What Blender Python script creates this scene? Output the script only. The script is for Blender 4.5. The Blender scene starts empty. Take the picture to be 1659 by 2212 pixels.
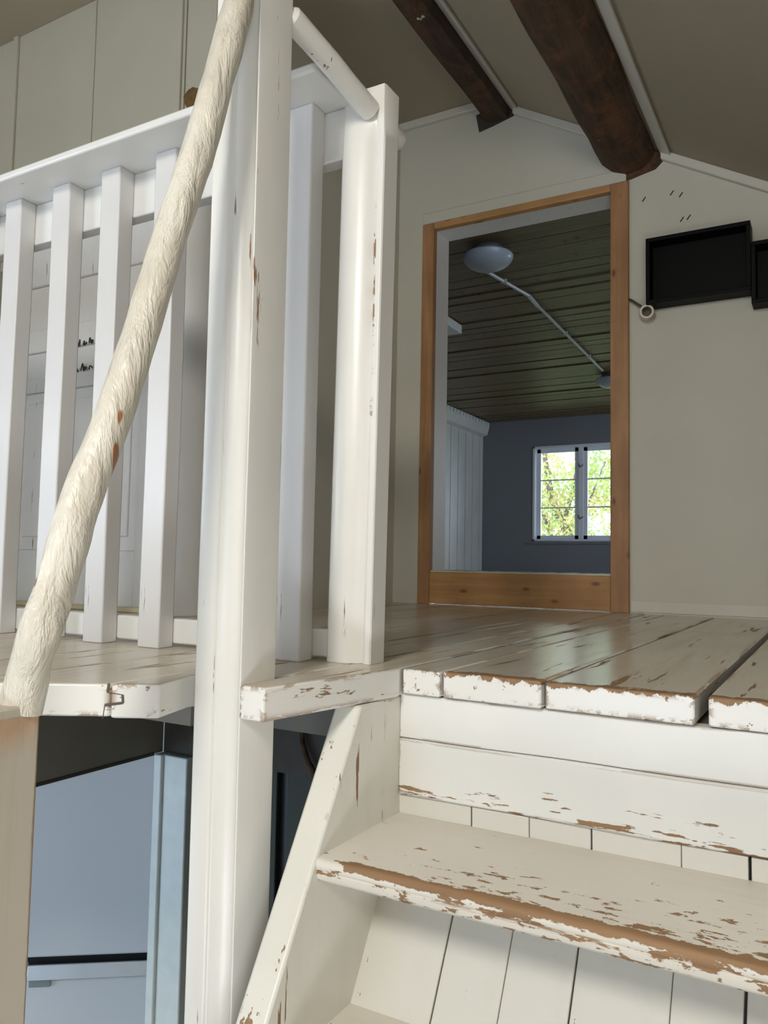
import bpy, bmesh, math, random
from mathutils import Vector, Matrix, noise
random.seed(7)
S = bpy.context.scene
COL = S.collection
R = math.radians

# ------------------------------------------------------------------ camera
cam_d = bpy.data.cameras.new('camera'); cam = bpy.data.objects.new('camera', cam_d); COL.objects.link(cam)
yaw, pit, rol = R(29.679), R(3.742), R(1.063)
f = Vector((-math.sin(yaw)*math.cos(pit), math.cos(yaw)*math.cos(pit), math.sin(pit)))
r0 = Vector((math.cos(yaw), math.sin(yaw), 0)); u0 = r0.cross(f)
rr = r0*math.cos(rol)+u0*math.sin(rol); uu = -r0*math.sin(rol)+u0*math.cos(rol)
cam.matrix_world = Matrix(((rr.x, uu.x, -f.x, 0), (rr.y, uu.y, -f.y, 0), (rr.z, uu.z, -f.z, .16), (0, 0, 0, 1)))
cam_d.sensor_fit = 'VERTICAL'; cam_d.sensor_height = 36; cam_d.lens = 1712.5/2212*36
cam_d.clip_start = .02; cam_d.clip_end = 200
S.camera = cam

# ------------------------------------------------------------------ world, lights, exposure
W = bpy.data.worlds.new('world'); S.world = W; W.use_nodes = True
wn = W.node_tree; bg = wn.nodes['Background']
tc = wn.nodes.new('ShaderNodeTexCoord'); wno = wn.nodes.new('ShaderNodeTexNoise'); wno.inputs['Scale'].default_value = 5
wr = wn.nodes.new('ShaderNodeValToRGB'); wr.color_ramp.elements[0].position = .42; wr.color_ramp.elements[1].position = .62
wr.color_ramp.elements[0].color = (.42, .66, 1, 1); wr.color_ramp.elements[1].color = (.93, .97, 1, 1)
wn.links.new(tc.outputs['Generated'], wno.inputs['Vector']); wn.links.new(wno.outputs['Fac'], wr.inputs[0])
wn.links.new(wr.outputs[0], bg.inputs['Color'])
bg.inputs['Strength'].default_value = 6.0

def area(name, loc, target, sx, sy, power, col):
    l = bpy.data.lights.new(name, 'AREA'); l.shape = 'RECTANGLE'; l.size = sx; l.size_y = sy; l.energy = power; l.color = col
    o = bpy.data.objects.new(name, l); COL.objects.link(o); o.location = loc
    o.rotation_euler = (Vector(target)-Vector(loc)).to_track_quat('-Z', 'Y').to_euler()
    return o
area('daylight_rear_window', (-1.25, -2.78, -.22), (-1.3, 1.0, .1), 1.15, 1.1, 6, (.76, .86, 1.0))
area('left_fill_light', (-3.17, -.95, .36), (-1.5, 1.2, .4), 1.0, .8, 35, (.78, .87, 1.0))  # bluish fill added on the left wall so the partition gets brighter
area('lower_fill_light', (.97, -1.3, -1.55), (-2.2, 1.9, -1.1), 1.0, .5, 34, (.93, .96, 1.0))  # added fill light for the fridge front, no known window there
area('daylight_roof_window', (-.25, -1.4, 1.47), (-.5, 1.0, -.2), .5, .5, 62, (1.0, .95, .87))
area('daylight_side_window', (.93, -.75, .35), (-1, .9, .2), .7, .6, 13, (1.0, .94, .82))
area('daylight_far_room', (1.42, 8.3, 1.1), (-4, 8.9, .8), 1.0, 1.1, 52, (.8, .9, 1.0))
sun = bpy.data.lights.new('sun', 'SUN'); sun.energy = 3.0; sun.angle = R(1); sun.color = (1, .95, .85)
so = bpy.data.objects.new('sun', sun); COL.objects.link(so); so.rotation_euler = (R(-38), R(25), 0)
S.view_settings.view_transform = 'Standard'; S.view_settings.look = 'None'
S.view_settings.exposure = -0.25; S.view_settings.gamma = 1; S.view_settings.use_curve_mapping = False
S.cycles.max_bounces = 6; S.cycles.diffuse_bounces = 4; S.cycles.use_denoising = True
S.cycles.sample_clamp_indirect = 4

# ------------------------------------------------------------------ material helpers
class NT:
    def __init__(s, name):
        s.m = bpy.data.materials.new(name); s.m.use_nodes = True; s.t = s.m.node_tree
        s.b = s.t.nodes['Principled BSDF']; s.tc = s.t.nodes.new('ShaderNodeTexCoord').outputs['Object']
    def link(s, v, inp):
        if isinstance(v, bpy.types.NodeSocket): s.t.links.new(v, inp)
        else: inp.default_value = v
    def math(s, op, a, b=0.0, c=None, clamp=False):
        n = s.t.nodes.new('ShaderNodeMath'); n.operation = op; n.use_clamp = clamp
        s.link(a, n.inputs[0]); s.link(b, n.inputs[1])
        if c is not None: s.link(c, n.inputs[2])
        return n.outputs[0]
    def noise(s, sc=(1, 1, 1), scale=1, detail=3, off=(0, 0, 0), rough=.55, dist=0):
        mp = s.t.nodes.new('ShaderNodeMapping'); s.t.links.new(s.tc, mp.inputs[0])
        mp.inputs['Scale'].default_value = sc; mp.inputs['Location'].default_value = off
        n = s.t.nodes.new('ShaderNodeTexNoise'); n.inputs['Scale'].default_value = scale
        n.inputs['Detail'].default_value = detail; n.inputs['Roughness'].default_value = rough
        n.inputs['Distortion'].default_value = dist
        s.t.links.new(mp.outputs[0], n.inputs['Vector']); return n.outputs['Fac']
    def wave(s, sc, scale=1, dist=3, axis='X', off=(0, 0, 0)):
        mp = s.t.nodes.new('ShaderNodeMapping'); s.t.links.new(s.tc, mp.inputs[0])
        mp.inputs['Scale'].default_value = sc; mp.inputs['Location'].default_value = off
        n = s.t.nodes.new('ShaderNodeTexWave'); n.bands_direction = axis; n.inputs['Scale'].default_value = scale
        n.inputs['Distortion'].default_value = dist; n.inputs['Detail'].default_value = 2
        s.t.links.new(mp.outputs[0], n.inputs['Vector']); return n.outputs['Fac']
    def step(s, v, lo, hi):
        n = s.t.nodes.new('ShaderNodeMapRange'); n.clamp = True
        s.link(v, n.inputs[0]); n.inputs[1].default_value = lo; n.inputs[2].default_value = hi
        return n.outputs[0]
    def mix(s, fac, a, b):
        n = s.t.nodes.new('ShaderNodeMix'); n.data_type = 'RGBA'; n.clamp_factor = True
        s.link(fac, n.inputs[0])
        for v, i in ((a, 6), (b, 7)):
            s.link(v if isinstance(v, bpy.types.NodeSocket) else (*v, 1), n.inputs[i])
        return n.outputs[2]
    def xyz(s):
        n = s.t.nodes.new('ShaderNodeSeparateXYZ'); s.t.links.new(s.tc, n.inputs[0]); return n.outputs
    def bump(s, h, strength=.3, dist=.002, prev=None):
        n = s.t.nodes.new('ShaderNodeBump'); n.inputs['Strength'].default_value = strength; n.inputs['Distance'].default_value = dist
        s.t.links.new(h, n.inputs['Height'])
        if prev is not None: s.t.links.new(prev, n.inputs['Normal'])
        return n.outputs[0]
    def out(s, col, rough=.5, nrm=None, spec=.5, metal=0):
        s.link(col if isinstance(col, bpy.types.NodeSocket) else (*col, 1), s.b.inputs['Base Color'])
        s.link(rough, s.b.inputs['Roughness']); s.b.inputs['Specular IOR Level'].default_value = spec
        s.b.inputs['Metallic'].default_value = metal
        if nrm is not None: s.t.links.new(nrm, s.b.inputs['Normal'])
        return s.m

GR = {'x': (4, 60, 60), 'y': (60, 4, 60), 'z': (60, 60, 4)}
WOOD = (.215, .125, .062)
def paint(name, base, rough=.42, grain='z', chips=0.0, band=None, dents=.35, tone=.08, spec=.5, chipcol=WOOD, dirt=.0, mask=None, side=None, bumpk=1.0, cs=None, edge=None):
    """old gloss paint on wood: slow tone change, brush grain, flaked chips and optional worn edge band(s)"""
    n = NT(name); g = GR[grain]
    t = n.noise(scale=3.5, detail=4); col = n.mix(n.step(t, .35, .7), base, tuple(c*(1-tone) for c in base))
    gr = n.noise(sc=tuple(v*.8 for v in g), detail=2); fine = n.noise(scale=38, detail=4)
    if dirt:
        d = n.noise(sc=tuple(v*.25 for v in g), detail=5, off=(3, 1, 2), rough=.7)
        col = n.mix(n.math('MULTIPLY', n.step(d, .5, .75), dirt), col, (base[0]*.62, base[1]*.55, base[2]*.42))
    if side is not None:     # the end grain and edges of the boards are painted white
        ge = n.t.nodes.new('ShaderNodeNewGeometry'); se = n.t.nodes.new('ShaderNodeSeparateXYZ'); n.t.links.new(ge.outputs['True Normal'], se.inputs[0])
        col = n.mix(n.step(se.outputs[2], .75, .4), col, side)
    m = None
    if chips:
        c = n.noise(sc=cs or tuple(v*.7 for v in g), detail=5, off=(5, 3, 9), rough=.65)
        c2 = n.noise(scale=4, detail=2, off=(1, 7, 2))
        lim = n.math('MULTIPLY_ADD', c2, -.32, .90-chips)
        if mask is not None: lim = n.math('ADD', lim, mask(n))
        m = n.step(n.math('SUBTRACT', c, lim), 0, .012)
    if edge is not None:
        bv = n.t.nodes.new('ShaderNodeBevel'); bv.samples = 3; bv.inputs['Radius'].default_value = edge[0]
        ge = n.t.nodes.new('ShaderNodeNewGeometry'); vm = n.t.nodes.new('ShaderNodeVectorMath'); vm.operation = 'DOT_PRODUCT'
        n.t.links.new(bv.outputs[0], vm.inputs[0]); n.t.links.new(ge.outputs['Normal'], vm.inputs[1])
        e1 = n.math('SUBTRACT', 1.0, vm.outputs['Value'])
        en = n.noise(sc=tuple(v*.9 for v in g), detail=5, off=(7, 7, 3), rough=.7); en2 = n.noise(scale=7, detail=2, off=(2, 5, 5))
        lim = n.math('MULTIPLY_ADD', en2, -.45, edge[1]+.225)
        e2 = n.math('MULTIPLY', n.step(e1, .01, .05), n.step(n.math('SUBTRACT', en, lim), 0, .015))
        m = e2 if m is None else n.math('MAXIMUM', m, e2)
    if band is not None:
        b = band(n); m = b if m is None else n.math('MAXIMUM', m, b)
    h = n.math('MULTIPLY_ADD', gr, .5, n.math('MULTIPLY', fine, dents))
    nr = n.bump(h, .25*bumpk, .0025)
    if m is not None:
        wn_ = n.noise(sc=tuple(v*1.5 for v in g), detail=4)
        wc = n.mix(n.step(wn_, .3, .7), chipcol, tuple(c*1.45 for c in chipcol))
        col = n.mix(m, col, wc); rough = n.math('MULTIPLY_ADD', m, .35, rough)
        inv = n.math('SUBTRACT', 1.0, m); nr = n.bump(inv, .7, .0012, nr)
    return n.out(col, rough, nr, spec)

WHITE = (.76, .745, .70)
MAT = {}
MAT['paint'] = paint('white_gloss_paint', WHITE, .33, 'z', chips=.03)
MAT['paint_post'] = paint('white_post_paint', (.74, .73, .69), .33, 'z', chips=.07, dirt=.12, edge=(.003, .63))
MAT['paint_x'] = paint('white_rail_paint', (.74, .74, .715), .36, 'x', chips=.03, dirt=.1)
MAT['baluster'] = paint('white_baluster_paint', (.66, .65, .64), .38, 'z', chips=.045, dirt=.1)
MAT['board_wall'] = paint('board_wall_paint', (.50, .48, .39), .5, 'z', chips=.02, tone=.06)
MAT['door_white'] = paint('panel_door_paint', (.80, .80, .79), .38, 'z', chips=.03, tone=.07)
MAT['plaster'] = paint('beige_plasterboard', (.60, .585, .50), .6, 'z', dents=.6, tone=.05, spec=.3)
MAT['ceiling'] = paint('ceiling_board', (.37, .325, .24), .65, 'y', dents=.5, tone=.05, spec=.25)
MAT['trim'] = paint('trim_paint', (.66, .635, .56), .45, 'x', chips=.03)
MAT['stringer'] = paint('stringer_paint', (.74, .725, .655), .36, 'z', chips=.09, dirt=.12, edge=(.005, .60))
MAT['backing'] = paint('backing_board_paint', (.66, .645, .585), .4, 'z', chips=.03, dirt=.1)

def riser_mask(n):   # more flaking low on the riser and away from the stringer
    x, y, z = n.xyz()
    a = n.step(z, -.200, -.12); b = n.step(x, -.35, -.50)
    return n.math('MULTIPLY_ADD', a, .3, n.math('MULTIPLY', b, .05))
MAT['riser'] = paint('riser_paint', (.76, .755, .72), .38, 'x', chips=.235, dents=.5, mask=riser_mask, cs=(13, 60, 95), edge=(.004, .52))

def nose_band(width, depth, rag=.018, x0=None, y1=None):
    def fn(n):
        x, y, z = n.xyz()
        a = n.noise(sc=(45, 25, 25), detail=5, rough=.7, off=(2, 2, 2)); b = n.noise(sc=(14, 6, 6), detail=3, off=(8, 1, 1))
        w = n.math('MULTIPLY_ADD', n.math('SUBTRACT', a, .5), rag*2, n.math('MULTIPLY', n.math('SUBTRACT', b, .5), rag*1.6))
        m1 = n.step(n.math('ADD', y, w), width+.0015, width)
        m2 = n.step(n.math('ADD', z, n.math('MULTIPLY', w, .5)), -depth-.001, -depth)
        m = n.math('MULTIPLY', m1, m2)
        if x0 is not None: m = n.math('MULTIPLY', m, n.step(n.math('ADD', x, n.math('MULTIPLY', w, 2.0)), x0, x0+.004))
        if y1 is not None: m = n.math('MULTIPLY', m, n.step(y, y1, y1+.002))
        return m
    return fn
def tread_mask(n):
    x, y, z = n.xyz()
    a = n.math('MULTIPLY', n.step(y, .0, .16), .16)
    return n.math('MULTIPLY_ADD', n.step(x, .45, -.45), .07, a)
MAT['tread'] = paint('tread_paint', (.70, .66, .58), .42, 'x', chips=.26, band=nose_band(.013, .0075, .014, x0=-.455), dirt=.35, mask=tread_mask, cs=(26, 62, 62), edge=(.006, .56))
MAT['floor'] = paint('floor_paint', (.62, .56, .455), .24, 'y', chips=.105, band=nose_band(.019, .006, .034, x0=-.52, y1=-.012), dirt=.6, tone=.12, side=(.76, .745, .70), bumpk=.5, edge=(.012, .53))
MAT['floor_edge'] = paint('floor_edge_paint', (.70, .67, .60), .45, 'y', chips=.10, dirt=.3)

def pine(name, a, b, grain='z', knots=True, rough=.5):
    n = NT(name); g = GR[grain]
    w = n.noise(sc=tuple(v*.55 for v in g), detail=5, dist=.6); t = n.noise(scale=5, detail=3)
    col = n.mix(n.step(w, .3, .7), a, b); col = n.mix(n.math('MULTIPLY', n.step(t, .4, .7), .45), col, tuple(c*.6 for c in b))
    if knots:
        v = n.t.nodes.new('ShaderNodeTexVoronoi'); v.inputs['Scale'].default_value = 1
        mp = n.t.nodes.new('ShaderNodeMapping'); n.t.links.new(n.tc, mp.inputs[0])
        mp.inputs['Scale'].default_value = tuple(7 if q < 10 else 15 for q in g)
        n.t.links.new(mp.outputs[0], v.inputs['Vector'])
        k = n.step(v.outputs['Distance'], .16, .07)
        col = n.mix(n.math('MULTIPLY', k, .75), col, tuple(c*.3 for c in b))
    return n.out(col, rough, n.bump(w, .25, .001), .35)
MAT['pine_z'] = pine('pine_jamb', (.47, .265, .13), (.34, .17, .075), 'z')
MAT['pine_x'] = pine('pine_threshold', (.60, .345, .15), (.44, .23, .09), 'x')
def hewn(name, a, b, flecks=True):
    n = NT(name); w = n.noise(sc=(22, 3, 22), detail=6, rough=.7); l = n.noise(scale=9, detail=5, rough=.7, off=(4, 4, 4))
    col = n.mix(n.step(w, .35, .68), a, b); col = n.mix(n.math('MULTIPLY', n.step(l, .5, .66), .55), col, (b[0]*1.9, b[1]*1.35, b[2]*1.0))
    if flecks:
        c = n.noise(sc=(18, 10, 18), detail=3, off=(9, 2, 5)); col = n.mix(n.step(c, .715, .735), col, (.55, .52, .45))
    h = n.math('ADD', w, l)
    return n.out(col, .75, n.bump(h, .9, .012), .25)
MAT['log'] = hewn('old_brown_log', (.045, .029, .019), (.115, .070, .043))
MAT['beam'] = hewn('old_brown_beam', (.040, .028, .020), (.080, .054, .036))
def plain(name, col, rough=.5, metal=0, spec=.5, var=.1, scale=8):
    n = NT(name); t = n.noise(scale=scale, detail=4)
    c = n.mix(n.step(t, .3, .7), col, tuple(v*(1-var) for v in col))
    return n.out(c, rough, n.bump(t, .08, .002), spec, metal)
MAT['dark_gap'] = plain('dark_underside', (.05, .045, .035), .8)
MAT['lower_dark'] = plain('dark_brown_header', (.20, .185, .15), .6, var=.2, scale=4)
MAT['lower_wall'] = plain('dark_lower_wall', (.10, .09, .075), .7, spec=.2, var=.35, scale=6)
MAT['green_panel'] = plain('grey_green_panel', (.055, .062, .05), .6, spec=.2)
MAT['lower_plaster'] = plain('lower_room_plaster', (.38, .37, .34), .6, var=.06, scale=3)
MAT['jamb_pale'] = plain('pale_jamb_paint', (.64, .70, .67), .4, var=.1, scale=20)
MAT['fridge'] = plain('fridge_enamel', (.57, .61, .64), .25, var=.03, scale=2)
MAT['silver'] = plain('brushed_silver', (.60, .64, .66), .3, metal=.6)
MAT['bracket'] = plain('grey_plastic', (.22, .26, .26), .4)
MAT['black'] = plain('black_lacquer', (.003, .0032, .0035), .5, spec=.12)
MAT['seal'] = plain('black_rubber', (.01, .012, .014), .5)
MAT['porcelain'] = plain('porcelain', (.72, .68, .60), .3)
MAT['cable'] = plain('dark_cable', (.05, .05, .04), .5)
MAT['brass'] = plain('dark_contact', (.16, .11, .06), .6)
MAT['slate'] = plain('slate_grey_wall', (.20, .205, .23), .6, var=.05, scale=2)
MAT['far_white'] = plain('pale_far_wall', (.62, .64, .62), .5, var=.12, scale=3)
MAT['window'] = plain('white_window_paint', (.72, .76, .82), .35, var=.04)
MAT['iron'] = plain('window_iron', (.12, .12, .12), .4, metal=.7)
MAT['lamp_shade'] = plain('opal_lamp_glass', (.34, .37, .40), .3, var=.04)
MAT['lamp_base'] = plain('lamp_base_grey', (.10, .10, .10), .5)
MAT['conduit'] = plain('grey_conduit', (.40, .42, .41), .35)
MAT['ink'] = plain('black_ink', (.03, .03, .035), .5)
MAT['gap_line'] = plain('joint_shadow_filler', (.10, .09, .07), .8)
MAT['cream_line'] = plain('cream_floor_bead', (.70, .62, .40), .5)
MAT['hole'] = plain('knot_hole_wood', (.20, .11, .03), .7, var=.5, scale=60)
n = NT('far_ceiling_boards'); w = n.noise(sc=(3, 40, 40), detail=6, rough=.7); t2 = n.noise(scale=14, detail=4, rough=.7)
c = n.mix(n.step(w, .35, .7), (.17, .125, .06), (.085, .062, .032)); c = n.mix(n.step(t2, .60, .70), c, (.05, .032, .018))
MAT['far_ceiling'] = n.out(c, .45, n.bump(w, .4, .004), .4)
n = NT('window_glass'); tp = n.t.nodes.new('ShaderNodeBsdfTransparent'); gl = n.t.nodes.new('ShaderNodeBsdfGlossy'); gl.inputs['Roughness'].default_value = .02
lw = n.t.nodes.new('ShaderNodeFresnel'); lw.inputs[0].default_value = 1.25
ms = n.t.nodes.new('ShaderNodeMixShader'); n.t.links.new(lw.outputs[0], ms.inputs[0]); n.t.links.new(tp.outputs[0], ms.inputs[1]); n.t.links.new(gl.outputs[0], ms.inputs[2])
n.t.links.new(ms.outputs[0], n.t.nodes['Material Output'].inputs[0]); MAT['glass'] = n.m
n = NT('leaf_green'); t = n.noise(scale=1.3, detail=3)
c = n.mix(n.step(t, .42, .6), (.34, .48, .12), (.60, .50, .20))
lf = n.out(c, .5); tr = n.t.nodes.new('ShaderNodeBsdfTranslucent'); n.t.links.new(c, tr.inputs[0])
ms = n.t.nodes.new('ShaderNodeMixShader'); ms.inputs[0].default_value = .5
ou = n.t.nodes['Material Output']; n.t.links.new(n.b.outputs[0], ms.inputs[1]); n.t.links.new(tr.outputs[0], ms.inputs[2]); n.t.links.new(ms.outputs[0], ou.inputs[0])
MAT['leaf'] = lf
MAT['bark'] = plain('bark', (.20, .15, .13), .8, var=.4)
MAT['lawn'] = plain('lawn', (.16, .22, .06), .9, var=.4)

# ------------------------------------------------------------------ mesh helpers
def box(bm, x0, x1, y0, y1, z0, z1):
    v = [bm.verts.new((x, y, z)) for x in (x0, x1) for y in (y0, y1) for z in (z0, z1)]
    for q in ((0, 1, 3, 2), (4, 6, 7, 5), (0, 4, 5, 1), (2, 3, 7, 6), (0, 2, 6, 4), (1, 5, 7, 3)):
        bm.faces.new([v[i] for i in q])
def prism(bm, poly, a, b, axis='z', nseg=1, fn=None):
    """poly in the two other axes (x,y for z; x,z for y; y,z for x), extruded a..b; fn wobbles points"""
    def P(p, t):
        v = {'z': (p[0], p[1], t), 'y': (p[0], t, p[1]), 'x': (t, p[0], p[1])}[axis]
        return fn(Vector(v)) if fn else v
    rings = [[bm.verts.new(P(p, a+(b-a)*k/nseg)) for p in poly] for k in range(nseg+1)]
    m = len(poly)
    for k in range(nseg):
        for i in range(m):
            bm.faces.new((rings[k][i], rings[k][(i+1) % m], rings[k+1][(i+1) % m], rings[k+1][i]))
    bm.faces.new(rings[0][::-1]); bm.faces.new(rings[-1])
def tube(bm, pts, rad, seg=16, wob=0.0, closed=True, wscale=9):
    pts = [Vector(p) for p in pts]; n = len(pts); rings = []
    ref = Vector((1, 0, 0))
    for i, p in enumerate(pts):
        t = (pts[min(i+1, n-1)]-pts[max(i-1, 0)]).normalized()
        if abs(t.dot(ref)) > .95: ref = Vector((0, 1, 0)) if abs(t.y) < .9 else Vector((0, 0, 1))
        a = (ref-t*ref.dot(t)).normalized(); b = t.cross(a)
        r = rad[i] if isinstance(rad, (list, tuple)) else rad
        ring = []
        for k in range(seg):
            an = 2*math.pi*k/seg; d = a*math.cos(an)+b*math.sin(an)
            rr_ = r*(1+wob*noise.noise((p+d*r)*wscale)*2) if wob else r
            ring.append(bm.verts.new(p+d*rr_))
        rings.append(ring)
    for i in range(n-1):
        for k in range(seg):
            bm.faces.new((rings[i][k], rings[i][(k+1) % seg], rings[i+1][(k+1) % seg], rings[i+1][k]))
    if closed: bm.faces.new(rings[0][::-1]); bm.faces.new(rings[-1])
def lathe(bm, prof, centre, axis='z', seg=32):
    c = Vector(centre); rings = []
    for r, h in prof:
        ring = []
        for k in range(seg):
            an = 2*math.pi*k/seg; a, b = r*math.cos(an), r*math.sin(an)
            ring.append(bm.verts.new(c+(Vector((a, b, h)) if axis == 'z' else Vector((a, h, b)))))
        rings.append(ring)
    for i in range(len(prof)-1):
        for k in range(seg):
            bm.faces.new((rings[i][k], rings[i][(k+1) % seg], rings[i+1][(k+1) % seg], rings[i+1][k]))
    bm.faces.new(rings[0][::-1]); bm.faces.new(rings[-1])
def resample(pts, n):
    pts = [Vector(p) for p in pts]; out = []
    for i in range(n+1):
        t = i/n*(len(pts)-1); k = min(int(t), len(pts)-2); s = t-k
        p0 = pts[max(k-1, 0)]; p1 = pts[k]; p2 = pts[k+1]; p3 = pts[min(k+2, len(pts)-1)]
        out.append(.5*((2*p1)+(p2-p0)*s+(2*p0-5*p1+4*p2-p3)*s*s+(3*p1-p0-3*p2+p3)*s**3))
    return out

def obj(name, bm, mat, parent=None, origin=None, bevel=0.0, smooth=35, extra=None):
    bmesh.ops.recalc_face_normals(bm, faces=bm.faces[:])
    o_par = Vector(parent['_o']) if parent is not None else None
    org = Vector(origin) if origin is not None else (o_par if o_par is not None else Vector((0, 0, 0)))
    bmesh.ops.translate(bm, verts=bm.verts[:], vec=-org)
    me = bpy.data.meshes.new(name); bm.to_mesh(me); bm.free()
    me.materials.append(MAT[mat] if isinstance(mat, str) else mat)
    if extra: me.materials.append(MAT[extra])
    if smooth:
        me.polygons.foreach_set('use_smooth', [True]*len(me.polygons)); me.set_sharp_from_angle(angle=R(smooth))
    o = bpy.data.objects.new(name, me); COL.objects.link(o)
    if parent is not None: o.parent = parent; o.location = org-o_par
    else: o.location = org
    o['_o'] = tuple(org)
    if bevel:
        b = o.modifiers.new('edge', 'BEVEL'); b.width = bevel; b.segments = 2; b.limit_method = 'ANGLE'; b.angle_limit = R(40)
    return o
def thing(name, label, cat, origin, group=None, kind=None):
    o = bpy.data.objects.new(name, None); COL.objects.link(o); o.location = origin; o['_o'] = tuple(origin)
    o.empty_display_size = .05
    if label: o['label'] = label
    if cat: o['category'] = cat
    if group: o['group'] = group
    if kind: o['kind'] = kind
    return o
def tag(o, label, cat, group=None):
    o['label'] = label; o['category'] = cat
    if group: o['group'] = group
    return o
def struct(name, bm, mat, parent=None, label=None, cat=None, **k):
    o = obj(name, bm, mat, parent, **k)
    if parent is None: o['kind'] = 'structure'
    if label: o['label'] = label; o['category'] = cat
    return o
B = bmesh.new
def bx(*a):
    b = B(); box(b, *a); return b

# ------------------------------------------------------------------ the setting: loft floor
b = B()
GAP = .0050
front_l = [(-3.2, .46), (-1.25, .46), (-.885, .677), (-.759, .757), (-.783, .838)]   # worn slanting edge over the stairwell
def yl(x):
    for (x0, y0), (x1, y1) in zip(front_l[:3], front_l[1:4]):
        if x0 <= x <= x1: return y0+(y1-y0)*(x-x0)/(x1-x0)
    return .757
def slab(poly, z0=-.040, z1=0.0): prism(b, poly, z0, z1)
def bar(x0, x1, y0, y1, wide=.0):
    slab([(x0+GAP/2, y0), (x1-GAP/2-wide, y0), (x1-GAP/2, y1), (x0+GAP/2, y1)])
wj = random.Random(3)
# loft planks right of the stair corner, front ends over the riser
xs = [(-.590, -.521), (-.521, -.362), (-.362, -.158), (-.147, .05), (.05, .24), (.24, .42), (.42, .62), (.62, 1.0)]
for x0, x1 in xs:
    z = wj.uniform(-.0025, 0)
    prism(b, [(x0+GAP/2, 1.098+wj.uniform(-.003, .003)), (x1-GAP/2, 1.098+wj.uniform(-.003, .003)), (x1-GAP/2, 2.93), (x0+GAP/2, 2.93)], -.040, z)
# side strip beside the newel, its end grain facing the stairwell
slab([(-.674, .813), (-.634, .813), (-.588, 1.085), (-.592, 1.10), (-.592, 2.93), (-.674, 2.93)], -.044, 0)
# planks to the west of the newel
slab([(-.765, .895), (-.6765, .895), (-.6765, 2.93), (-.765, 2.93)])
slab([(-.811, yl(-.811)), (-.759, .757), (-.783, .838), (-.767, .895), (-.767, 2.93), (-.811, 2.93)], -.044, 0)
x = -.8135
while x > -1.6:
    x1 = x-wj.uniform(.15, .2); slab([(x1+GAP, yl(x1)), (x, yl(x)), (x, 2.93), (x1+GAP, 2.93)], -.042, 0); x = x1
while x > -3.1:
    x1 = max(x-wj.uniform(.16, .2), -3.2); slab([(x1+GAP, yl(x1)), (x, yl(x)), (x, 1.75), (x1+GAP, 1.75)], -.042, 0); x = x1
floor = struct('floor', b, 'floor', origin=(0, 1.10, 0), bevel=.003)
# tongue and groove joint showing on the end of the boards
b = B(); d = Vector((.126, .08, 0)).normalized(); nrm = Vector((d.y, -d.x, 0))
for (u, w), (u1, w1) in zip([(0, -.0), (-.001, -.011), (.018, -.014), (.019, -.024), (-.004, -.027)], [(-.001, -.011), (.018, -.014), (.019, -.024), (-.004, -.027), (-.006, -.044)]):
    p = Vector((-.8135, yl(-.8135), 0)) + nrm*.0002
    tube(b, [p+d*u+Vector((0, 0, w)), p+d*u1+Vector((0, 0, w1))], .0017 if w > -.001 or u > .01 else .0006, 6)
struct('floor_joint_line', b, 'gap_line', floor)
# boards and joists under the loft
b = B(); box(b, -3.2, 1.0, 1.16, 2.93, -.075, -.046)
box(b, -3.2, -.80, .86, 1.16, -.075, -.046)
for x0 in (-2.9, -2.3, .2): box(b, x0, x0+.08, 1.2, 2.93, -.19, -.075)
box(b, -1.78, -.68, 1.13, 1.18, -.13, -.075)
struct('ceiling_lower_joists', b, 'lower_dark')
struct('floor_lower', bx(-4.2, 1.0, -2.8, 4.4, -2.16, -2.10), plain('lower_floor_boards', (.30, .27, .22), .5))

# ------------------------------------------------------------------ walls
YB = 2.93; KX, KZ = -1.20, 2.07; SL = .5745
def cz(x): return KZ if x < KX else KZ-SL*(x-KX)
b = B()
prism(b, [(-1.62, -.04), (-1.500, -.04), (-1.500, 1.60), (-.645, 1.60), (-.645, -.04), (1.0, -.04), (1.0, cz(1.0)), (KX, KZ), (-1.62, KZ)], YB, YB+.14, 'y')
struct('wall_back', b, 'plaster')
b = B()
for x0, x1 in ((-1.503, -.655),): box(b, x0, x1, YB-.006, YB+.01, 1.60, 1.648)
struct('trim_1', b, 'plaster', bevel=.003)
struct('baseboard_back', bx(-.643, 1.0, YB-.004, YB+.01, .004, .045), 'trim', bevel=.002)
struct('wall_side', bx(-1.72, -1.62, 1.84, YB, -.04, KZ), 'plaster')
# board partition beyond the railing
b = B()
seams = [-3.2, -3.02, -2.605, -2.165, -1.745]
box(b, -1.741, -1.62, 1.752, 1.84, 1.235, KZ)
for x0, x1 in zip(seams, seams[1:]): box(b, x0+.002, x1-.002, 1.752, 1.80, 1.235 if x1 > -2.7 else -.04, KZ)
box(b, -3.2, -1.745, 1.765, 1.80, 1.20, 1.25)
box(b, -3.2, -2.64, 1.752, 1.80, -.04, 1.26)
box(b, -3.2, -1.70, 1.80, 1.84, -.04, KZ)
struct('wall_partition', b, 'board_wall', bevel=.002)
b = B(); box(b, -2.60, -2.575, 1.742, 1.752, 1.24, KZ); box(b, -1.775, -1.757, 1.744, 1.752, 1.235, KZ)
struct('trim_2', b, 'board_wall', bevel=.002)
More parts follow.
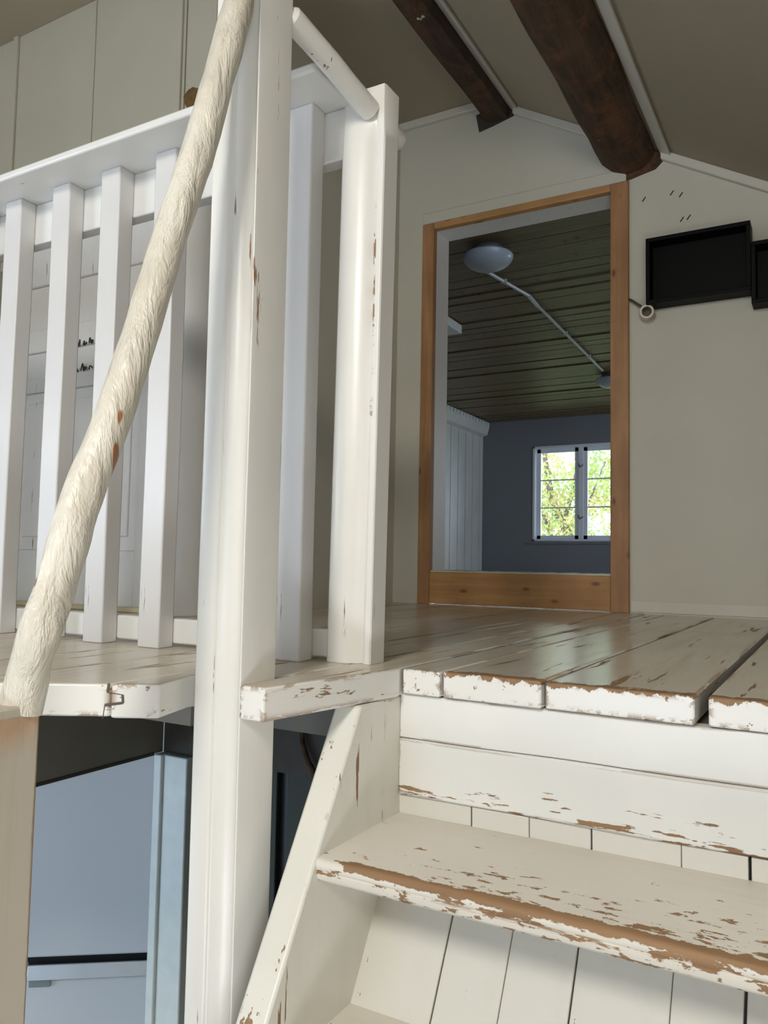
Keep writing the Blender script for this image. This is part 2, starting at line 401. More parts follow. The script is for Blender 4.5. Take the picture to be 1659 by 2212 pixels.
# rounded corner post where the partition ends
b = B()
prism(b, [(-1.745, 1.79)]+[(-1.672+.073*math.cos(a), 1.735+.085*math.sin(a)) for a in [math.pi+math.pi*k/16 for k in range(17)]]+[(-1.599, 1.79)], 0, 1.235)
cp = thing('corner_post', 'rounded white post at the end of the board wall beyond the railing, black ink ticks', 'post', (-1.672, 1.75, 0))
obj('post_body', b, 'door_white', cp, bevel=.002)
for zz in (.835, .80, .782, .765, 1.035): obj('ink_mark', bx(-1.700, -1.695, 1.6495, 1.654, zz, zz+.012), 'ink', cp)
b = B(); prism(b, [(-1.712+.032*math.cos(a)*(1+.12*math.sin(3*a)), 1.590+.034*math.sin(a)) for a in [2*math.pi*k/9 for k in range(9)]], 1.7495, 1.76, 'y')
struct('wall_knot_hole', b, 'hole', bevel=.001)

# low panelled door in the partition
d1 = thing('door_1', 'low white panelled door in the board wall beyond the railing, with black scribbles', 'door', (-2.15, 1.76, 0), kind='structure')
b = B(); Y0 = 1.745
for x0, x1 in ((-2.565, -2.47), (-1.88, -1.79), (-1.79, -1.747)): box(b, x0, x1, Y0, 1.79, .008, 1.232)
for z0, z1 in ((.008, .185), (.725, .775), (.865, .945), (1.10, 1.232)): box(b, -2.47, -1.88, Y0+.001, 1.79, z0, z1)
struct('door_frame', b, 'door_white', d1, bevel=.003)
b = B(); box(b, -2.47, -1.88, Y0+.012, 1.785, .185, .725); box(b, -2.47, -1.88, Y0+.010, 1.785, .775, .865); box(b, -2.47, -1.88, Y0+.012, 1.785, .945, 1.10)
prism(b, [(-2.43, .23), (-1.92, .23), (-1.92, .69), (-2.43, .69)], Y0+.006, Y0+.014, 'y')
struct('door_panel', b, 'door_white', d1, bevel=.003)
def scribble(bm, x0, x1, z, h, y, seed):
    q = random.Random(seed); x = x0
    while x < x1:
        m = q.randint(3, 6); w = q.uniform(.014, .026); pts = []
        for k in range(m): pts.append(Vector((x+w*k/m+q.uniform(-.003, .003), y, z+(h*q.uniform(.35, 1.0) if k % 2 else h*q.uniform(-.1, .25)))))
        tube(bm, resample(pts, m*4), .0022, 5); x += w+q.uniform(.004, .014)
b = B(); scribble(b, -2.235, -2.045, .862, .024, Y0-.0003, 4); scribble(b, -2.245, -2.05, .778, .026, Y0-.0003, 9)
obj('ink_writing', b, 'ink', d1)

# ceilings
b = B(); box(b, -3.2, KX, -2.8, YB, KZ, KZ+.03)
b2 = [(-.50, .0), (-1.70, -1.1)]     # roof window hole x, y
def slope(x0, x1, y0, y1): prism(b, [(x0, cz(x0)), (x1, cz(x1)), (x1, cz(x1)+.035), (x0, cz(x0)+.035)], y0, y1, 'y')
slope(KX, -.50, -2.8, YB); slope(.0, 1.0, -2.8, YB); slope(-.50, .0, -2.8, -1.70); slope(-.50, .0, -1.10, YB)
struct('ceiling', b, 'ceiling', smooth=20)
w0 = thing('window_1', None, None, (-.25, -1.4, 1.5), kind='structure')
b = B()
for x0, x1, y0, y1 in ((-.53, -.49, -1.73, -1.07), (-.01, .03, -1.73, -1.07), (-.50, .0, -1.73, -1.69), (-.50, .0, -1.11, -1.07)):
    prism(b, [(x0, cz(x0)-.015), (x1, cz(x1)-.015), (x1, cz(x1)+.10), (x0, cz(x0)+.10)], y0, y1, 'y')
struct('window_frame', b, 'window', w0)
# trims at the gable
b = B(); box(b, -1.62, -1.225, YB-.022, YB, KZ-.032, KZ)
struct('trim_3', b, 'trim', bevel=.004)
def slope_trim(x0, x1):
    b = B(); prism(b, [(x0, cz(x0)-.036), (x1, cz(x1)-.036), (x1, cz(x1)), (x0, cz(x0))], YB-.022, YB, 'y'); return b
struct('trim_4', slope_trim(-1.10, -.78), 'trim', bevel=.004)
struct('trim_5', slope_trim(-.53, 1.0), 'trim', bevel=.004)
for i, (x0, w) in enumerate(((-1.115, .036), (-.535, .040))):
    b = B(); prism(b, [(x0, cz(x0)-.014), (x0+w, cz(x0+w)-.014), (x0+w, cz(x0+w)), (x0, cz(x0))], -2.8, YB-.001, 'y')
    struct('trim_%d' % (6+i), b, 'trim', bevel=.003)

# roof timbers
def wobble(amp, sc, seed):
    def fn(v):
        q = v*sc+Vector((seed, seed*2, 0)); d = noise.noise_vector(q); return v+Vector((d.x, 0, d.z))*amp
    return fn
b = B(); sec = [(-1.222, 2.066), (-1.224, 2.0), (-1.216, 1.976), (-1.18, 1.968), (-1.125, 1.968), (-1.117, 1.99), (-1.116, 2.015), (-1.13, 2.022), (-1.20, 2.065)]
prism(b, sec, -2.79, 2.94, 'y', 60, wobble(.005, 2.2, 1))
o = obj('roof_beam', b, 'beam'); tag(o, 'squared dark brown roof beam at the kink of the ceiling, the thinner one', 'beam'); o['kind'] = 'thing'
b = B(); sec = [(-.79, cz(-.79)-.004), (-.786, 1.80), (-.772, 1.745), (-.745, 1.690), (-.705, 1.650), (-.655, 1.628), (-.60, 1.632), (-.563, 1.655), (-.548, 1.685), (-.545, cz(-.545)-.004), (-.67, cz(-.67)-.004)]
prism(b, sec, -2.79, 2.928, 'y', 90, wobble(.013, 3.4, 5))
o = obj('roof_beam', b, 'log'); tag(o, 'thick round dark brown log beam ending above the pine doorway', 'beam'); o['kind'] = 'thing'
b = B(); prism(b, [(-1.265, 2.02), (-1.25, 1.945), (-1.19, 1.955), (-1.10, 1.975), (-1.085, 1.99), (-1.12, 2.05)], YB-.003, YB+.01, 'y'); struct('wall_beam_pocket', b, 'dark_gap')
b = B(); prism(b, [(-.70, 1.62), (-.655, 1.600), (-.60, 1.612), (-.55, 1.622), (-.515, 1.655), (-.52, 1.70), (-.60, 1.75)], YB-.004, YB+.01, 'y'); struct('wall_beam_pocket.001', b, 'log')

# doorway lining
dn = thing('door_2', 'pine framed doorway into the dark far room, high pine threshold board', 'doorway', (-1.07, YB, 0), kind='structure')
b = B(); box(b, -1.500, -1.446, YB-.012, YB+.02, .0, 1.597); struct('jamb', b, 'pine_z', dn, bevel=.003)
b = B(); box(b, -.712, -.645, YB-.014, YB+.14, .0, 1.597); struct('jamb', b, 'pine_z', dn, bevel=.003)
b = B(); box(b, -1.446, -.712, YB-.012, YB+.02, 1.570, 1.597); struct('head_strip', b, 'pine_x', dn, bevel=.002)
b = B(); box(b, -1.446, -.712, YB-.010, YB+.14, .004, .131); struct('threshold_board', b, 'pine_x', dn, bevel=.003)
b = B(); prism(b, [(YB+.004, .131), (YB+.14, .131), (YB+.14, .139), (YB+.004, .137)], -1.446, -.712, 'x', 40, lambda v: v+Vector((0, noise.noise(v*40)*.006, noise.noise(v*30)*.003))); struct('sill', b, 'trim', dn)
b = B(); box(b, -1.500, -1.447, YB+.02, YB+.14, .0, 1.60); box(b, -1.447, -.712, YB+.02, YB+.14, 1.572, 1.60); struct('reveal', b, 'door_white', dn, bevel=.002)

# enclosing walls of the stairwell room behind the viewer
b = B()
for a in ((-3.3, 1.1, -2.9, -2.8, .40, 2.2), (-3.3, -1.85, -2.9, -2.8, -2.1, .40), (-.65, 1.1, -2.9, -2.8, -2.1, .40), (-1.85, -.65, -2.9, -2.8, -2.1, -.80), (-1.85, -.65, -2.9, -2.8, .36, .40)): box(b, *a)
struct('wall_rear', b, 'lower_plaster')
struct('landing_light_block', bx(-1.90, -1.80, -2.8, .40, -.04, .24), 'board_wall')  # unseen low wall added to keep the left light off the lower stair
w_ = thing('window_2', None, None, (-1.25, -2.85, -.8), kind='structure'); b = B()
for a in ((-1.85, -1.80), (-1.27, -1.23), (-.70, -.65)): box(b, a[0], a[1], -2.86, -2.83, -.80, .36)
for z in (-.80, .31): box(b, -1.8, -.7, -2.86, -2.83, z, z+.05)
struct('window_frame', b, 'window', w_)
b = B()
for a in ((-2.9, -1.8, -2.1, 1.0), (-.8, YB+.14, -2.1, 1.0), (-1.8, -.8, -2.1, -1.85), (-1.8, -.8, -1.25, 1.0)): box(b, 1.0, 1.1, *a)
struct('wall_right', b, 'lower_plaster')
w_ = thing('added_lower_window', None, None, (1.05, -1.3, -1.85), kind='structure'); b = B()  # unseen frame made up around the added fridge light
for a in ((-1.8, -1.75), (-1.32, -1.28), (-.85, -.8)): box(b, 1.04, 1.08, a[0], a[1], -1.85, -1.25)
for z in (-1.85, -1.30): box(b, 1.04, 1.08, -1.75, -.85, z, z+.05)
struct('window_frame', b, 'window', w_)
b = B()
for a in ((-2.9, -1.45, -.04, 2.2), (-.45, 1.84, -.04, 2.2), (-1.45, -.45, -.04, -.04+.01), (-1.45, -.45, .76, 2.2)): box(b, -3.3, -3.2, *a)
struct('wall_left', b, 'board_wall')
w_ = thing('added_left_window', None, None, (-3.25, -.95, -.04), kind='structure'); b = B()  # unseen frame made up around the added partition light
for a in ((-1.45, -1.40), (-.97, -.93), (-.50, -.45)): box(b, -3.28, -3.24, a[0], a[1], -.03, .76)
for z in (-.03, .71): box(b, -3.28, -3.24, -1.40, -.50, z, z+.05)
struct('window_frame', b, 'window', w_)
struct('floor_landing', bx(-3.2, -1.78, -2.8, .455, -.08, -.04), 'floor')

# lower room: dark header and opening towards the fridge
struct('wall_lower_header', bx(-1.90, -1.78, -2.8, 1.80, -.42, -.046), 'lower_dark', bevel=.004)
b = B(); box(b, -1.783, -1.776, -2.8, 1.76, -.423, -.415); box(b, -1.783, -1.779, .2, 1.76, -.215, -.205); struct('trim_8', b, 'dark_gap')
struct('wall_lower_left', bx(-1.90, -1.78, -2.8, -.2, -2.1, -.42), 'lower_plaster')
b = B(); box(b, -1.78, 1.0, 1.80, 1.88, -.42, -.046); box(b, -1.20, 1.0, 1.80, 1.88, -2.1, -.42); struct('wall_lower_back', b, 'lower_wall', bevel=.003)
b = B(); box(b, -1.66, -1.36, 1.815, 1.85, -2.1, -.42); box(b, -1.325, -1.2, 1.815, 1.85, -2.1, -.42); box(b, -1.37, -1.31, 1.85, 1.86, -2.1, -.42)
dl = thing('door_3', None, None, (-1.43, 1.82, -2.1), kind='structure'); struct('door_panel', b, 'green_panel', dl, bevel=.003)
struct('door_slot', bx(-1.365, -1.32, 1.835, 1.85, -1.0, -.43), 'seal', dl)
b = B(); box(b, -1.783, -1.752, 1.765, 1.86, -2.1, -.42); box(b, -1.752, -1.66, 1.775, 1.86, -2.1, -.42)
struct('jamb', b, 'jamb_pale', dl, bevel=.004)
struct('wall_fridge_room', bx(-4.2, -1.78, 3.2, 3.3, -2.1, -.046), 'lower_plaster')
struct('wall_fridge_room.001', bx(-4.3, -4.2, -.2, 3.3, -2.1, -.046), 'lower_plaster')
struct('ceiling_fridge_room', bx(-4.2, -1.9, -.2, 3.3, -.10, -.076), 'lower_plaster')

# ------------------------------------------------------------------ far room
FZ = 2.10; FY = 10.0; FX0, FX1 = -4.16, 1.5
b = B(); nb = 46; q = random.Random(2)
y0 = YB+.14; step_ = (FY-y0)/nb
for k in range(nb):
    ya = y0+k*step_; z = q.uniform(0, .012); o_ = q.uniform(.005, .012)
    prism(b, [(ya+.004, FZ+z), (ya+step_-o_, FZ+z+q.uniform(-.005, .005)), (ya+step_-o_, FZ+.03), (ya+.004, FZ+.03)], FX0, FX1, 'x')
box(b, FX0, FX1, y0, FY, FZ+.02, FZ+.04)
struct('ceiling_far', b, 'far_ceiling')
struct('floor_far', bx(FX0, FX1, YB+.14, FY, -.08, 0), 'floor')
WX0, WX1, WZ0, WZ1 = -3.45, -2.20, .49, 1.74
b = B(); box(b, FX0-.1, WX0, FY, FY+.2, 0, FZ+.1); box(b, WX1, FX1, FY, FY+.2, 0, FZ+.1); box(b, WX0, WX1, FY, FY+.2, 0, WZ0); box(b, WX0, WX1, FY, FY+.2, WZ1, FZ+.1)
struct('wall_far', b, 'slate')
b = B()
for k in range(60):
    ya = YB+.14+(FY-YB-.14)*k/60; box(b, FX0-.05, FX0-(0.0 if k % 2 else .004), ya+.003, ya+.115-.003, 0, FZ)
box(b, FX0-.1, FX0-.01, YB+.14, FY, 0, FZ+.1)
struct('wall_far_left', b, 'far_white')
struct('wall_far_right', bx(FX1, FX1+.1, YB+.14, FY, 0, FZ+.1), 'slate')
struct('wall_far_front', bx(FX0, -1.62, YB+.0, YB+.14, 0, FZ+.1), 'slate')
b = B(); prism(b, [(FX0, FZ), (FX0+.10, FZ), (FX0+.10, FZ-.06), (FX0+.07, FZ-.17), (FX0, FZ-.19)], YB+.2, FY-.02, 'y')
for k in range(40): prism(b, [(FX0+.10, FZ-.01), (FX0+.115, FZ-.01), (FX0+.105, FZ-.06)], 6+k*.1, 6.05+k*.1, 'y')
struct('trim_9', b, 'far_white', bevel=.004)
b = B(); box(b, WX0-.06, WX1+.06, FY-.03, FY, WZ0-.03, WZ0-.005); struct('windowsill_far', b, 'slate')
win = thing('window_3', 'bright white two sash window in the slate wall of the far room', 'window', (WX0, FY, WZ0), kind='structure')
b = B(); e = .03
for a in ((WX0, WX0+e, WZ0, WZ1), (WX1-e, WX1, WZ0, WZ1), (WX0, WX1, WZ0, WZ0+e), (WX0, WX1, WZ1-e, WZ1)): box(b, a[0], a[1], FY-.01, FY+.2, a[2], a[3])
box(b, -2.865, -2.80, FY+.07, FY+.16, WZ0, WZ1)
struct('window_frame', b, 'window', win, bevel=.004)
for x0, x1 in ((WX0+e, -2.865), (-2.80, WX1-e)):
    b = B(); s = .05; z0, z1 = WZ0+e, WZ1-e; ya, yb = FY+.085, FY+.12
    box(b, x0, x0+s, ya, yb, z0, z1); box(b, x1-s, x1, ya, yb, z0, z1); box(b, x0, x1, ya, yb, z0, z0+s); box(b, x0, x1, ya, yb, z1-s, z1)
    for t in (1/3, 2/3): box(b, x0+s, x1-s, ya+.008, yb-.008, z0+s+(z1-z0-2*s)*t-.009, z0+s+(z1-z0-2*s)*t+.009)
    sh = struct('sash', b, 'window', win, bevel=.002)
    b = B(); box(b, x0+s, x1-s, FY+.100, FY+.104, z0+s, z1-s); struct('pane', b, 'glass', sh)
b = B()
for z in (.78, 1.45): tube(b, resample([(-2.865, FY+.066, z+.05), (-2.84, FY+.05, z), (-2.80, FY+.066, z+.03)], 8), .006, 6)
struct('latch', b, 'iron', win)
# side window of the far room (where its second daylight comes from)
w4 = thing('window_4', None, None, (1.49, 8.3, .5), kind='structure'); b = B()
for a in ((7.75, 7.8), (8.28, 8.32), (8.8, 8.85)): box(b, 1.455, 1.499, a[0], a[1], .5, 1.7)
for z in (.5, 1.65): box(b, 1.455, 1.499, 7.8, 8.8, z, z+.05)
struct('window_frame', b, 'window', w4)

# ------------------------------------------------------------------ staircase
PIT = Vector((0, .508, .861))
st = thing('staircase', 'steep white painted wooden stair with brown worn tread edges climbing to the loft', 'staircase', (-.1, .0, -2.1))
def stringer(x0, x1):
    b = B()
    def yf(z): return .997+(z+.034)*.594
    prism(b, [(yf(-.045), -.045), (1.15, -.045), (1.15, -.19), (yf(-2.1)+.27, -2.1), (yf(-2.1), -2.1)], x0, x1, 'x')
    return b
obj('stringer', stringer(-.640, -.596), 'stringer', st, origin=(-.62, .9, -.2), bevel=.004)
obj('stringer', stringer(.40, .445), 'stringer', st, origin=(.42, .9, -.2), bevel=.004)
for k in range(1, 9):
    z = -.225*k; yf = .884-.134*(k-1)
    b = B()
    t = .032
    yb = yf+.228 if k > 1 else 1.112
    prof = [(yb, z), (yf+.007, z), (yf+.002, z-.003), (yf, z-.008), (yf+.001, z-.015), (yf+.003, z-.0165), (yf+.001, z-.018), (yf+.003, z-.027), (yf+.008, z-t), (yb, z-t)]
    prism(b, prof, -.602, .40, 'x', 24, lambda v: v+Vector((0, noise.noise(v*Vector((9, 0, 0)) if False else Vector((v.x*9, v.z*30, k)))*.0022, 0)))
    obj('tread', b, 'tread', st, origin=(-.1, yf, z), bevel=0, smooth=50)
# riser of two boards under the loft edge
b = B(); fnw = lambda v: v+Vector((0, 0, noise.noise(Vector((v.x*6, v.y*3, v.z*20)))*.0022))
prism(b, [(1.108, -.042), (1.136, -.042), (1.136, -.1090), (1.108, -.1085)], -.596, .40, 'x', 40, fnw)
o = obj('riser', b, 'riser', st, origin=(0, 1.12, 0), bevel=.002)
b = B(); prism(b, [(1.106, -.1095), (1.134, -.1095), (1.134, -.196), (1.106, -.196)], -.596, .40, 'x', 40, fnw)
obj('riser', b, 'riser', st, origin=(0, 1.12, 0), bevel=.003)
# sloping backing boards
bj = [-.597, -.475, -.386, -.297, -.18, -.099, .02, .14, .27, .40]
gaps = [0, .0012, .0003, .0012, .0004, .0018, .0005, .001, .0005, 0]
for i, (x0, x1) in enumerate(zip(bj, bj[1:])):
    b = B(); q_ = random.Random(i).uniform(-.001, .001)
    prism(b, [(1.111+q_, -.1965), (1.145, -.1965), (1.145-.6*1.9, -2.10), (1.118-.6*1.9+q_, -2.10), (1.112+q_, -.226)], x0+gaps[i], x1-gaps[i+1], 'x')
    obj('backing_board', b, 'backing', st, origin=((x0+x1)/2, 1.12, -.2), bevel=.0012)

# ------------------------------------------------------------------ newel post and its neighbours
def arc(cx, cy, rx, ry, a0, a1, n=10): return [(cx+rx*math.cos(R(a0+(a1-a0)*k/n)), cy+ry*math.sin(R(a0+(a1-a0)*k/n))) for k in range(n+1)]
b = B()
prof = [(-.757, .895), (-.757, .822), (-.753, .816), (-.725, .814), (-.721, .816), (-.719, .820)]
prof += arc(-.719, .868, .037, .048, -88, -12, 12)
prof += [(-.680, .852), (-.678, .818), (-.6745, .815), (-.6735, .818), (-.6735, .888)]
prism(b, prof, -2.1, 1.30, 'z', 60, lambda v: v+Vector((noise.noise(v*3)*.0015, noise.noise(v*3+Vector((5, 5, 5)))*.0012, 0)))
o = obj('newel_post', b, 'paint_post', origin=(-.715, .85, -2.1), bevel=.0015, smooth=40)
tag(o, 'tall white newel post with rounded moulded face rising past the loft edge', 'post')

b = B()
P = [(-.746, .545, .000), (-.738, .548, .035), (-.724, .545, .0725), (-.716, .560, .131), (-.712, .582, .219), (-.706, .618, .3205), (-.703, .656, .4425), (-.702, .692, .563), (-.698, .731, .687), (-.692, .770, .842), (-.690, .790, .925), (-.692, .794, .985)]
P = resample(P, 70)
tube(b, P, [.0215-.001*(i/70) if i < 62 else .0200-.0006*(i-62) for i in range(71)], 22, .06, wscale=26)
n = NT('rough_rail_paint'); w = n.noise(sc=(30, 30, 9), detail=5, rough=.65, dist=.5); t = n.noise(scale=10, detail=3)
c = n.mix(n.step(t, .35, .65), (.71, .68, .59), (.57, .52, .43)); c = n.mix(n.math('MULTIPLY', n.step(w, .62, .72), .5), c, (.36, .31, .27))
ch = n.noise(sc=(22, 22, 12), detail=1, off=(4.2, 1, 0)); m_ = n.step(ch, .735, .745); c = n.mix(m_, c, (.33, .14, .055))
MAT['rail'] = n.out(c, .36, n.bump(w, 1.0, .011))
o = obj('handrail', b, 'rail', origin=(-.746, .545, .0)); tag(o, 'rough round cream handrail sloping up from the short square post to the newel', 'handrail')
b = B()
for px in ((-.700, .6475, .380), (-.706, .600, .340), (-.700, .5745, .218)): pass
b.free()

def worn_post_band(n):
    x, y, z = n.xyz()
    a = n.noise(sc=(25, 25, 9), detail=4, rough=.7)
    w = n.math('MULTIPLY', n.math('SUBTRACT', a, .5), .05)
    top = n.step(n.math('ADD', z, w), -.052, -.02)
    top = n.math('MULTIPLY', top, n.step(z, -.010, -.0125))
    e1 = n.step(n.math('ADD', n.math('ABSOLUTE', y), n.math('MULTIPLY', w, .22)), .0215, .0245)
    return n.math('MULTIPLY', n.math('MAXIMUM', n.math('MULTIPLY', top, .8), e1), .8)
MAT['short_post'] = paint('worn_post_paint', (.49, .445, .365), .42, 'z', chips=.07, band=worn_post_band, dirt=.55, chipcol=(.36, .19, .08), dents=.7)
b = B(); prism(b, [(-.778, .507), (-.728, .507), (-.728, .557), (-.778, .557)], -2.1, .008, 'z', 30, lambda v: v+Vector((noise.noise(v*4)*.001, noise.noise(v*4+Vector((3, 3, 3)))*.001, 0)))
o = obj('short_post', b, 'short_post', origin=(-.753, .532, .008), bevel=.003)
tag(o, 'square worn cream post with brown edges at the foot of the sloping handrail', 'post')

# second handrail, level, from the newel through the end post
b = B()
tube(b, resample([(-.684, .890, .960), (-.672, .98, .938), (-.667, 1.03, .925), (-.660, 1.087, .911)], 30), [.013, .0175]+[.0178]*29, 20, .03, wscale=14)
o = obj('level_handrail', b, 'paint_post', origin=(-.66, 1.0, .9)); tag(o, 'smooth round white handrail running level from the newel through the railing end post', 'handrail')

# ------------------------------------------------------------------ balustrade
bal = thing('balustrade', 'white wooden loft railing of square balusters under a flat shelf board', 'railing', (-1.2, 1.07, 0))
b = B(); prism(b, [(-3.0, .98), (-.702, .98), (-.698, .985), (-.698, 1.14), (-3.0, 1.14)], .932, .9475); obj('cap_board', b, 'paint_x', bal, origin=(-1.2, 1.0, .94), bevel=.004)
obj('top_rail', bx(-3.0, -.700, 1.0885, 1.118, .842, .932), 'paint_x', bal, origin=(-1.2, 1.1, .9), bevel=.003)
obj('bottom_rail', bx(-3.0, -.712, 1.089, 1.115, .006, .052), 'paint_x', bal, origin=(-1.2, 1.1, .03), bevel=.004)
xb = [-2.875, -2.725, -2.575, -2.42, -2.27, -2.12, -1.97, -1.82, -1.69, -1.565, -1.408, -1.262, -1.113, -.952, -.803]
for i, x0 in enumerate(xb):
    w = .053; j = random.Random(i)
    b = B(); prism(b, [(x0, 1.05), (x0+w, 1.05), (x0+w-.001, 1.088), (x0, 1.088)], .0, .932, 'z', 14, lambda v: v+Vector((noise.noise(Vector((v.z*2.5, i*3.3, 0)))*.0025, 0, 0)))
    obj('baluster', b, 'baluster', bal, origin=(x0+w/2, 1.07, 0), bevel=.0025)
# the end post: half round face against a square back
b = B()
pr_ = [(-.718, 1.128), (-.718, 1.090), (-.712, 1.083)]+arc(-.695, 1.128, .052, .047, -108, -42, 12)+[(-.6535, 1.099), (-.651, 1.093), (-.646, 1.090), (-.638, 1.090), (-.636, 1.093), (-.636, 1.135), (-.718, 1.135)]
zs = [0, .1, .2, .3, .4, .5, .6, .7, .8, .86, .88, .90, .915, .93, .952]; rings = []
for z in zs:
    k = min(1, max(0, (z-.865)/.06)); k = k*k*(3-2*k); ring = []
    for (px_, py_) in pr_:
        fy = 1.0875 if py_ < 1.12 and px_ > -.7175 and px_ < -.637 else py_
        ring.append(b.verts.new((px_-.010*(1-z/.95)+.004, py_*(1-k)+fy*k, z)))
    rings.append(ring)
m_n = len(pr_)
for r0_, r1_ in zip(rings, rings[1:]):
    for i in range(m_n): b.faces.new((r0_[i], r0_[(i+1) % m_n], r1_[(i+1) % m_n], r1_[i]))
b.faces.new(rings[0][::-1]); b.faces.new(rings[-1])
def chip_edge(n):
    x, y, z = n.xyz(); a = n.noise(sc=(20, 20, 30), detail=4, rough=.7)
    l = n.step(n.math('ABSOLUTE', n.math('SUBTRACT', x, .027)), .0045, .003)
    g = n.step(n.math('ABSOLUTE', n.math('SUBTRACT', z, .56)), .20, .14)
    return n.math('MULTIPLY', n.math('MULTIPLY', l, g), n.step(a, .53, .56))
MAT['end_post'] = paint('end_post_paint', (.76, .75, .71), .33, 'z', chips=.05, band=chip_edge)
obj('end_post', b, 'end_post', bal, origin=(-.677, 1.11, 0), bevel=.001, smooth=30)
b = B(); tube(b, resample([(-.658, 1.1355, .904), (-.657, 1.185, .902)], 8), [.0178]*7+[.016, .012], 20)
obj('rail_peg', b, 'paint_post', bal, smooth=60)
# cream floor bead running along behind the railing
struct('trim_10', bx(-3.0, -1.62, 1.70, 1.742, .0, .014), 'cream_line', bevel=.003)

# ------------------------------------------------------------------ fridge below
A = Vector((-2.42, 1.76, 0)); D = Vector((.8, .6, 0)); Nn = Vector((-.6, .8, 0)); FR = A+Vector((0, 0, -2.1))
M = Matrix(((D.x, Nn.x, 0, FR.x), (D.y, Nn.y, 0, FR.y), (0, 0, 1, FR.z), (0, 0, 0, 1)))
fr = thing('fridge_freezer', 'pale blue white fridge freezer in the opening below the loft, silver handle strip', 'fridge', tuple(FR))
def frb(*boxes):
    b = B()
    for a in boxes: box(b, *a)
    bmesh.ops.transform(b, matrix=M, verts=b.verts[:]); return b
obj('body', frb((0, .60, .06, .62, .02, 1.85)), 'fridge', fr, bevel=.006)
obj('foot', frb((.03, .57, .08, .6, 0, .03)), 'bracket', fr)
obj('upper_door', frb((0, .60, 0, .055, .925, 1.85)), 'fridge', fr, bevel=.008)
obj('lower_door', frb((0, .60, 0, .055, .06, .885)), 'fridge', fr, bevel=.008)
obj('door_seal', frb((.01, .59, .03, .06, .88, .93)), 'seal', fr)
hb = B(); prism(hb, [(-.022, .862), (-.008, .905), (.0, .905), (.004, .862)], .075, .60, 'x'); bmesh.ops.transform(hb, matrix=M, verts=hb.verts[:])
obj('handle', hb, 'silver', fr, bevel=.002)
obj('handle_bracket', frb((.08, .15, -.010, .004, .835, .875), (.055, .075, -.006, .004, .89, .915)), 'bracket', fr, bevel=.003)

# ------------------------------------------------------------------ wall boxes and lamp socket
def wall_box(x0, x1, z0, z1, label):
    t = thing('wall_shelf_box', label, 'shelf', ((x0+x1)/2, YB, z0), group='black shelf boxes on the gable wall')
    w = .014; ya = 2.855
    b = B()
    for a in ((x0, x1, z0, z0+w), (x0, x1, z1-w, z1), (x0, x0+w, z0+w, z1-w), (x1-w, x1, z0+w, z1-w)): box(b, a[0], a[1], ya, YB-.001, a[2], a[3])
    obj('frame', b, 'black', t, bevel=.0015); obj('back_panel', bx(x0+w, x1-w, YB-.012, YB-.001, z0+w, z1-w), 'black', t)
wall_box(-.572, -.231, 1.098, 1.337, 'black open shelf box beside the doorway, the higher whole one of two')
wall_box(-.230, .03, 1.050, 1.262, 'black shelf box set lower and cut by the photo edge')
t = thing('lamp_socket', 'empty white porcelain bulb socket on a dark cable beside the doorway', 'lamp socket', (-.578, 2.90, 1.085))
def sock(bm, prof, seg=28):
    lathe(bm, prof, (0, 0, 0), 'y', seg)
    bmesh.ops.transform(bm, matrix=Matrix.Translation((-.585, 2.925, 1.087)) @ Matrix.Rotation(R(14), 4, 'Z') @ Matrix.Rotation(R(10), 4, 'X'), verts=bm.verts[:])
    return bm
obj('body', sock(B(), [(.020, 0), (.026, -.004), (.027, -.030), (.026, -.052), (.0235, -.056), (.0175, -.056), (.0165, -.020), (.0001, -.019)]), 'porcelain', t)
obj('contact', sock(B(), [(.0145, -.022), (.0150, -.046), (.0130, -.046), (.0120, -.024), (.0001, -.023)]), 'brass', t)
b = B(); tube(b, resample([(-.648, 2.925, 1.150), (-.63, 2.905, 1.135), (-.61, 2.90, 1.118), (-.592, 2.91, 1.106)], 12), .0042, 8)
obj('cable', b, 'cable', t)

for i, (x, z) in enumerate(((-.494, 1.52), (-.463, 1.507), (-.592, 1.518), (-.46, 1.415), (-.437, 1.418))):
    b = B(); tube(b, [(x-.006, YB-.0005, z-.008), (x+.006, YB-.0005, z+.008)], .0022, 6); struct('wall_nail_mark', b, 'ink')
b = B(); tube(b, resample([(-1.262, 1.788, -.26), (-1.258, 1.785, -.32), (-1.236, 1.782, -.37), (-1.21, 1.782, -.44), (-1.19, 1.785, -.8)], 20), .008, 8)
o = obj('hanging_cable', b, 'log'); tag(o, 'brown cable hanging on the dark wall beneath the loft, beside the stair stringer', 'cable')

# ------------------------------------------------------------------ far room lamps and conduit
def dome(x, y, label, r=.155):
    t = thing('ceiling_lamp', label, 'lamp', (x, y, FZ), group='dome lamps on the far ceiling')
    obj('base', (lambda b: (lathe(b, [(.05, .0), (.09, 0), (.10, -.02), (.09, -.045), (.05, -.05)], (x, y, FZ+.004)), b)[1])(B()), 'lamp_base', t)
    prof = [(.02, -.04), (r*.97, -.045), (r, -.052)]+[(r*math.cos(R(a)), -.052-.085*math.sin(R(a))) for a in range(10, 90, 10)]
    b = B(); lathe(b, prof, (x, y, FZ)); obj('shade', b, 'lamp_shade', t)
dome(-1.82, 4.42, 'larger looking grey white dome lamp on the dark board ceiling, conduit starting below it')
dome(-1.93, 7.95, 'dome lamp farther into the dark room, half hidden by the pine jamb')
b = B(); tube(b, resample([(-1.96, 4.72, 2.085), (-1.87, 5.30, 2.085)], 6), .012, 8)
tube(b, [(-1.87, 5.30, 2.085), (-1.885, 5.54, 2.085)], .016, 8); tube(b, [(-1.885, 5.54, 2.085), (-1.95, 7.68, 2.085)], .011, 8)
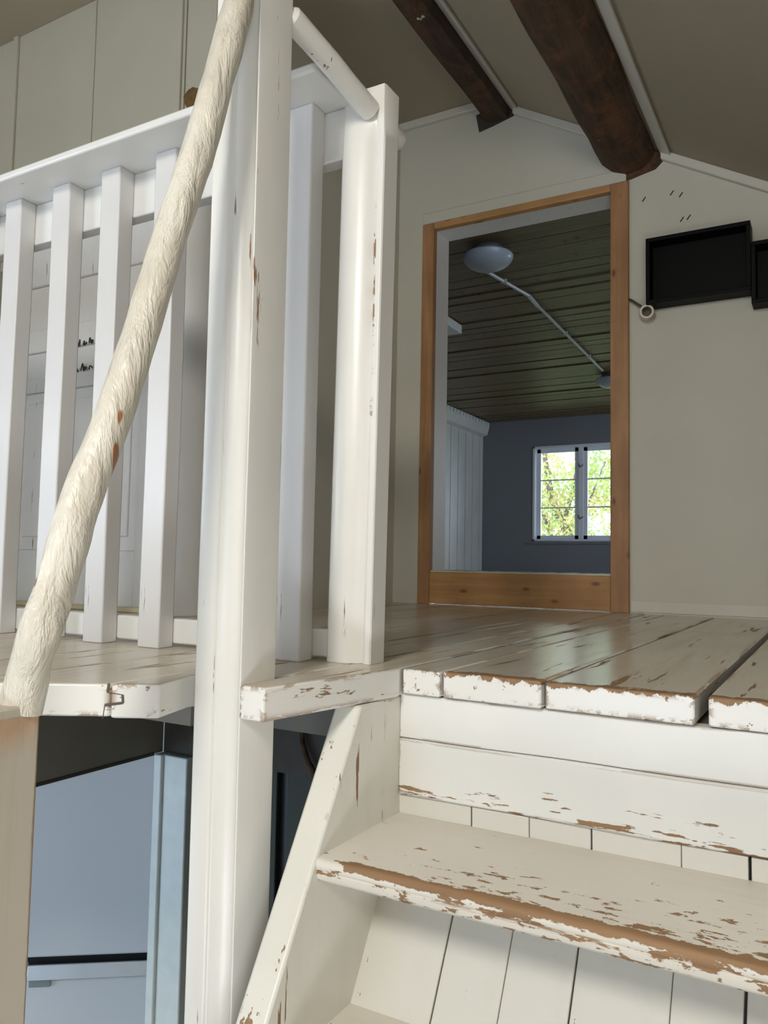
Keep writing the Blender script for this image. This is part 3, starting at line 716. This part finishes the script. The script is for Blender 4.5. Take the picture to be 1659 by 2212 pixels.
for yy, xx in ((4.95, -1.925), (6.3, -1.908), (7.1, -1.932)): box(b, xx-.02, xx+.02, yy, yy+.02, 2.075, 2.10)
o = obj('cable_conduit', b, 'conduit'); tag(o, 'thin pale conduit running along the dark ceiling between the two dome lamps', 'conduit')
o = obj('ceiling_box', bx(-3.1, -2.60, 5.4, 5.78, 2.03, FZ), 'far_white', bevel=.004); tag(o, 'small pale box on the dark far ceiling at the doorway edge', 'ceiling box')

# ------------------------------------------------------------------ outside the far window
struct('ground_outside', bx(-40, 30, FY+.3, 70, -3.0, -2.9), 'lawn')
tr_ = thing('tree', 'sunlit yellow green tree outside the far window', 'tree', (-4.6, 15.5, -2.9))
b = B()
tube(b, resample([(-4.4, 15.5, -2.9), (-4.5, 15.5, -1), (-4.45, 15.4, .4), (-4.9, 15.3, 1.6), (-5.1, 15.2, 3.2)], 20), [.16-.006*i for i in range(21)], 8, .1)
for pts in ([(-4.5, 15.5, -.2), (-4.9, 15.3, .8), (-5.25, 15.1, 1.9), (-5.6, 15, 3)], [(-4.5, 15.4, .3), (-4.2, 15.2, 1.2), (-3.8, 15.2, 2.2)], [(-4.5, 15.4, .0), (-5.0, 15.0, .6), (-5.5, 14.9, 1.1)], [(-4.7, 15.4, 1.0), (-4.4, 15.2, 1.8), (-4.3, 15.1, 2.9)]):
    tube(b, resample(pts, 12), [.05-.003*i for i in range(13)], 6, .1)
obj('trunk', b, 'bark', tr_)
b = B(); q = random.Random(11)
for k in range(17000):
    p = Vector((q.gauss(-4.6, 1.15), q.gauss(15.6, .7), q.gauss(1.6, 1.15)))
    if noise.noise(p*1.5) < -.16: continue
    s = q.uniform(.022, .045); a = Vector((q.gauss(0, 1), q.gauss(0, 1), q.gauss(0, 1))).normalized(); c_ = a.orthogonal().normalized()
    v = [b.verts.new(p+a*s*1.6), b.verts.new(p+c_*s*.7), b.verts.new(p-a*s*1.6), b.verts.new(p-c_*s*.7)]; b.faces.new(v)
lo = obj('foliage', b, 'leaf', tr_, smooth=0); lo['kind'] = 'stuff'

for o in bpy.data.objects:
    if '_o' in o: del o['_o']
